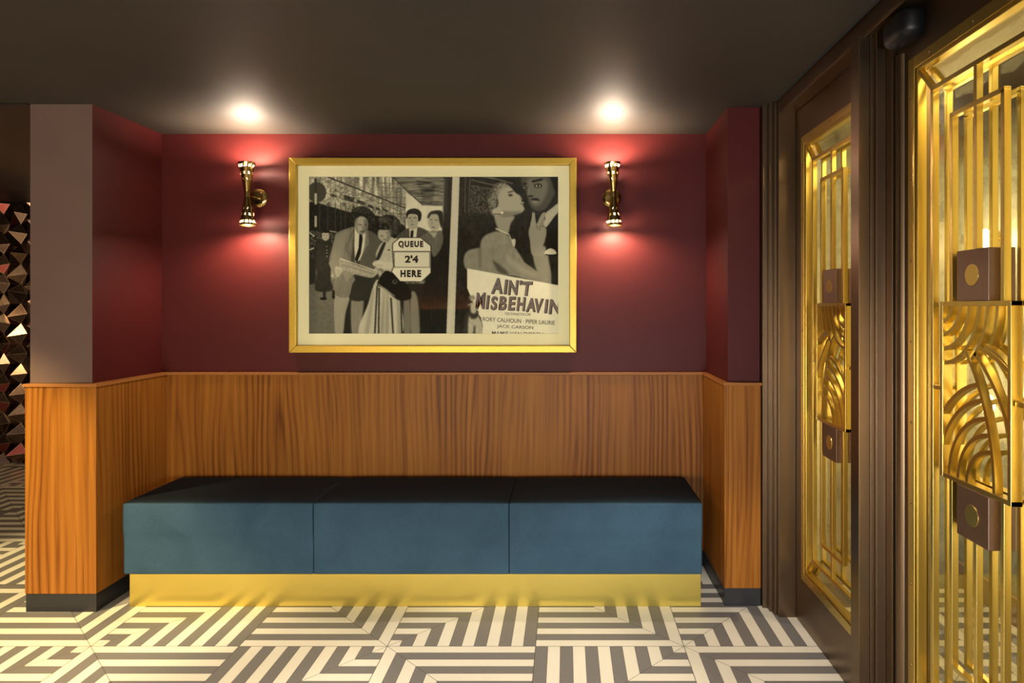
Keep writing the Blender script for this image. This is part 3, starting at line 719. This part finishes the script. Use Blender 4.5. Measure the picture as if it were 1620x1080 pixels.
# title letters one by one: thick dark edge behind, grey face in front
WORD[0] = 'title'
for ch, x0, yb, x1, h in (('A',485,408,600,160),('I',612,412,655,148),('N',655,420,762,150),("'",772,318,800,45),('T',800,428,905,145),
        ('M',330,560,430,165),('I',432,562,472,140),('S',480,572,550,140),('B',562,572,640,140),('E',655,575,735,140),('H',742,580,835,140),
        ('A',835,590,930,140),('V',925,600,1015,145),('I',1020,602,1062,140),('N',1065,612,1190,150)):
    dl(ch, x0+5, yb+5, x1+7, h, 'dark', .045, .15)
    dl(ch, x0, yb, x1-2, h-2, 'grey', .03, .15, 0, PY-.0011)
flush(); WORD[0] = None
dl('TECHNICOLOR', 625, 622, 885, 24, 'pale', .012, .3, .03)
dl('RORY CALHOUN \u00b7 PIPER LAURIE', 402, 684, 1130, 42, 'pale', .01, .05, .055)
dl('JACK CARSON', 545, 760, 912, 42, 'pale', .01, .05, .045)
dl('MAMIE VAN DOREN', 495, 826, 1010, 42, 'pale', .01, .05, .03)

# ------------------------------------------------------------------ doors on the right
DX = 1.018; ANG = R(0.0)
HZ0, HZ1 = .203, 2.101            # brass surround
ZC = (HZ0+HZ1)/2
def bar(bm, p, q, wdt, x0, x1):
    """bar between two (y,z) points, rectangular section, from depth x0 to x1"""
    (ya, za), (yb, zb) = p, q; dy, dz = yb-ya, zb-za; L = math.hypot(dy, dz); ny, nz = -dz/L*wdt/2, dy/L*wdt/2
    pts = [(ya+ny, za+nz), (yb+ny, zb+nz), (yb-ny, zb-nz), (ya-ny, za-nz)]
    a = [bm.verts.new((x0, y, z)) for y, z in pts]; b = [bm.verts.new((x1, y, z)) for y, z in pts]
    bm.faces.new(a); bm.faces.new(b[::-1])
    for i in range(4): bm.faces.new((a[i], b[i], b[(i+1) % 4], a[(i+1) % 4]))
def arc(bm, c, r_, a0, a1, wdt, x0, x1, ok, n=40):
    """arc in (y,z); keeps only the run of points for which ok(y,z)"""
    runs = []; cur = []
    for i in range(n+1):
        t = a0+(a1-a0)*i/n; y = c[0]+r_*math.cos(t); z = c[1]+r_*math.sin(t)
        if ok(y, z): cur.append(t)
        else:
            if len(cur) > 1: runs.append(cur)
            cur = []
    if len(cur) > 1: runs.append(cur)
    for run in runs:
        sec = []
        for t in run:
            co, si = math.cos(t), math.sin(t)
            sec.append([bm.verts.new((X, c[0]+(r_+s)*co, c[1]+(r_+s)*si)) for X, s in ((x0, -wdt/2), (x0, wdt/2), (x1, wdt/2), (x1, -wdt/2))])
        for a, b in zip(sec, sec[1:]):
            for k in range(4): bm.faces.new((a[k], a[(k+1) % 4], b[(k+1) % 4], b[k]))
        bm.faces.new(sec[0][::-1]); bm.faces.new(sec[-1])
def leaf(name, yc, mirror, label):
    """door leaf; local origin at the centre of its foot, y = along the wall, x = away from the room"""
    root = tag(empty(name, (DX, yc, 0), ANG), label, None, None, 'structure')
    hw = .378; bw = .313          # leaf half width, brass half width
    o_ = boxes((0, .062, -hw, -bw+.004, .008, 2.245), (0, .062, bw-.004, hw, .008, 2.245),
               (0, .062, -bw+.004, bw-.004, .008, HZ0+.004), (0, .062, -bw+.004, bw-.004, HZ1-.004, 2.245))
    link('stile_frame', o_, M['bronze'], root)
    # brass surround with stepped rebate
    bm = B()
    def ring(h1, z0, z1, t, xa, xb):
        box(bm, xa, xb, -h1, -h1+t, z0, z1); box(bm, xa, xb, h1-t, h1, z0, z1)
        box(bm, xa, xb, -h1+t, h1-t, z0, z0+t); box(bm, xa, xb, -h1+t, h1-t, z1-t, z1)
    ring(bw, HZ0, HZ1, .034, -.004, -.0002)
    ring(bw-.0045, HZ0+.0045, HZ1-.0045, .040, .0012, .0275)
    link('brass_surround', bm, M['brass'], root, bevel=.0012)
    spots_ = [(sd*(bw-.017), HZ0+.12+k*(HZ1-HZ0-.24)/7) for sd in (-1, 1) for k in range(8)]+[(k*.2, z) for k in (-1, 0, 1) for z in (HZ0+.017, HZ1-.017)]
    for y_, z_ in spots_:
        bm = B(); tube(bm, (-.0040, y_, z_), (-.0052, y_, z_), .0035, .0028, 10); link('screw', bm, M['bronze'], root)
    # grille: two identical layers, one each side of the glass
    r1 = .195; z1t, z1b = 1.980, 2*ZC-1.980; r2 = .104; z2t, z2b = 1.880, 2*ZC-1.880
    bh = .1435; bt, bb = 1.387, 2*ZC-1.387
    def grille(xa, dep):
        bm = B(); W_ = .013; e = [0]
        def b2(p, q, w_=W_, off=0, d_=dep):
            e[0] = (e[0]+1) % 7; k = e[0]*.00012; bar(bm, p, q, w_, xa+off+k, xa+off+d_-k)
        ym = bw-.036; zb_, zt_ = HZ0+.036, HZ1-.036
        for s in (-1, 1):
            b2((s*r1, z1b), (s*r1, z1t)); b2((s*r2, z2b), (s*r2, bb)); b2((s*r2, bt), (s*r2, z2t))
            b2((s*(r1-.006), ZC), (s*(bh+.004), ZC), .012)
            b2((s*r1, z1t), (s*ym, zt_), .012); b2((s*r1, z1b), (s*ym, zb_), .012)
            b2((s*(bh-.006), bb), (s*(bh-.006), bt), .012, -.006, dep+.010)
        for z in (z1t, z1b): b2((-r1-.006, z), (r1+.006, z))
        for z in (z2t, z2b): b2((-r2-.006, z), (r2+.006, z))
        b2((0, z1b), (0, bb)); b2((0, bt), (0, z1t))
        for s in (-1, 1):
            b2((s*.052, z2b), (s*.052, z2b+.10), .010) if False else None
        for z in (bt-.006, bb+.006): b2((-bh, z), (bh, z), .012, -.0055, dep+.009)
        return bm
    link('grille', grille(.001, .018), M['brass'], root, bevel=.0008)
    link('grille', grille(.040, .017), M['brass'], root, bevel=.0008)
    # arcs in the centre block.  u runs along the block from the far side (big door) ; mirrored on the other leaf
    def motif(xa, dep):
        bm = B(); sg = -1 if not mirror else 1
        Y = lambda u: sg*(u-bh)          # u=0 -> y=+bh when sg=-1 (far side)
        def mk(cu, cz, r_, lo, hi, cond, k):
            # angle in (u,z) space
            def ok(y, z):
                u = y*sg+bh; return .006 < u < 2*bh-.006 and bb+.006 < z < bt-.006 and cond(u, z)
            a0, a1 = R(lo), R(hi)
            if sg < 0: a0, a1 = math.pi-a0, math.pi-a1
            arc(bm, (Y(cu), cz), r_, a0, a1, .0105, xa+.0006*k, xa+dep-.0004*k, ok, 56)
        inA = lambda u, z: (u+.32)**2+(z-.93)**2 < .545**2
        for k, r_ in enumerate((.055, .090, .127, .165)): mk(.0, bt, r_, -90, 0, lambda u, z: True, k)
        for k, r_ in enumerate((.200, .236)): mk(.0, bt, r_, -50 if k == 0 else -27, 0, lambda u, z: True, k+1)
        mk(-.32, .93, .545, 0, 37.2, lambda u, z: True, 0)
        mk(-.103, .93, .413, 0, 52.5, lambda u, z: True, 1)
        mk(.0815, .93, .353, 0, 77, lambda u, z: True, 2)
        mk(.13, 1.07, .215, 0, 75, lambda u, z: True, 3)
        for k, r_ in enumerate((.262, .222, .178, .138, .098)): mk(.215, .925, r_, 90, 180, inA, k % 4+1)
        return bm
    link('arched_motif', motif(-.004, .019), M['brass'], root)
    link('arched_motif', motif(.040, .013), M['brass'], root)
    for z in (1.387+.065, bb-.065):
        for xa, xb, sd in ((-.006, .024, -1), (.037, .060, 1)):
            bm = boxes((xa, xb, -.0645, .0645, z-.0645, z+.0645)); bo = link('boss', bm, M['bronze_boss'], root, bevel=.002)
            if sd < 0:
                bm = B(); tube(bm, (xa-.0015, 0, z), (xa+.002, 0, z), .027, .027, 40); link('disc', bm, M['brass'], bo, bevel=.0006)
    bm = boxes((.0285, .0315, -bw+.006, bw-.006, HZ0+.006, HZ1-.006))
    link('glass_pane', bm, M['doorglass'], root)
    return root
Y1 = 2.553; Y2 = 1.657
d1 = leaf('door_1', Y1, True, 'far bronze door leaf with a gold art deco grille, beside the right pier')
d2 = leaf('door_2', Y2, False, 'near bronze door leaf with a gold art deco grille at the right edge')
# closer and pivot guard on the near leaf
bm = B(); n = 24
for k in range(2): pass
ring0 = []
for z in (.02, 2.135):
    ring0.append([bm.verts.new((.006+.021*math.cos(2*math.pi*i/n)-.0, .360+.021*math.sin(2*math.pi*i/n), z)) for i in range(n)])
for i in range(n): bm.faces.new((ring0[0][i], ring0[0][(i+1) % n], ring0[1][(i+1) % n], ring0[1][i]))
bm.faces.new(ring0[0]); bm.faces.new(ring0[1])
link('finger_guard', bm, M['bronze'], d2, smooth=False, bevel=.001)
bm = B()
prof = []
for i in range(21):
    a_ = math.pi*i/20; prof.append((.085*math.cos(a_)*1.0, math.sin(a_)))
pts = []
for i in range(24):
    a_ = 2*math.pi*i/24; ca, sa = math.cos(a_), math.sin(a_)
    pts.append((.075*abs(ca)**.6*(1 if ca > 0 else -1), .046*abs(sa)**.6*(1 if sa > 0 else -1)))
secs = []
for dx, sc in ((0, 1), (-.035, 1), (-.05, .9), (-.058, .7), (-.060, .3)):
    secs.append([bm.verts.new((-.0005+dx, .30+p[0]*sc, 2.190+p[1]*sc)) for p in pts])
for a, b in zip(secs, secs[1:]):
    for i in range(24): bm.faces.new((a[i], a[(i+1) % 24], b[(i+1) % 24], b[i]))
bm.faces.new(secs[0]); bm.faces.new(secs[-1])
link('door_closer', bm, M['closer'], d2, smooth=True)
# door surround
FA, FBk = .935, 1.10
struct('trim_12', boxes((.898, .918, 3.030, 3.3, 0, CEIL), (.9182, .932, 2.995, 3.3, 0, CEIL), (.9322, .942, 2.965, 3.3, 0, CEIL)), M['bronze'], 'stepped bronze jamb beside the right pier', bevel=.001)
struct('trim_13', boxes((.9425, FBk, 2.940, 3.3, 0, CEIL)), M['bronze'], 'wide bronze door post at the far leaf', bevel=.001)
struct('trim_14', boxes((.928, .962, 2.105, 2.165, 0, 2.232), (.9622, .974, 2.10, 2.172, 0, 2.232), (.9742, 1.004, 2.085, 2.172, 0, 2.232), (1.0042, FBk, 2.045, 2.172, 0, 2.232)), M['bronze'], 'bronze mullion between the two door leaves', bevel=.001)
struct('trim_15', boxes((.943, 1.016, -.2, 2.9395, 2.2325, CEIL), (1.0163, FBk, -.2, 2.9395, 2.2475, CEIL), (.9432, .949, -.2, 2.9395, 2.2255, 2.2323)), M['bronze'], 'bronze header over the door leaves', bevel=.001)
struct('wall_door_side', boxes((1.0, 1.1, -3.2, 1.270, 0, CEIL)), M['bronze'], None)
# vestibule beyond the doors
struct('wall_vestibule', boxes((1.95, 2.05, -1.5, 3.7, 0, CEIL)), M['antique'], 'mottled wall of the vestibule seen through the door grilles')
struct('wall_vestibule_near', boxes((1.101, 1.9495, -1.7, -1.501, 0, CEIL)), M['cream'])
struct('wall_vestibule_end', boxes((FBk+.001, 1.9495, 3.301, 3.4, 0, CEIL)), M['antique'])
struct('baseboard_vestibule', boxes((1.932, 1.9495, -1.5, 3.300, 0, .115)), M['tanbase'], 'tan skirting in the vestibule')
struct('ceiling_vestibule', boxes((FBk+.001, 1.62, -1.5, 3.3, CEIL, CEIL+.1)), M['cream'], 'cream ceiling band of the vestibule')
struct('ceiling_vestibule_inner', boxes((1.6205, 1.9495, -1.5, 3.3, CEIL, CEIL+.1)), M['dark'])
def vglint(y, z, lab, pw):  # glowing lamp added in place of a bright glint in the door glass
    root = tag(empty('vestibule_glint', (1.9495, y, z)), lab, 'lamp', 'added glint lamps in the vestibule')
    bm = B(); tube(bm, (0, 0, 0), (-.012, 0, 0), .04, .036, 28); tube(bm, (-.012, 0, 0), (-.05, 0, 0), .007, .007, 12); link('backplate', bm, M['brass'], root, bevel=.001)
    bm = B(); bmesh.ops.create_uvsphere(bm, u_segments=24, v_segments=16, radius=.028)
    for v in bm.verts: v.co = Vector((v.co.x-.076, v.co.y, v.co.z*1.6))
    link('bulb', bm, M['glintglow'], root, smooth=True)
    p = point('vestibule_glint_light', (-.14, 0, 0), pw, (1, .74, .38), .03); p.parent = root
    return root
vglint(2.97, 1.675, 'added lamp giving the warm glint above the upper square boss', 5)
vglint(2.95, .94, 'added lamp giving the warm glint behind the arched motif of the near door', 5)
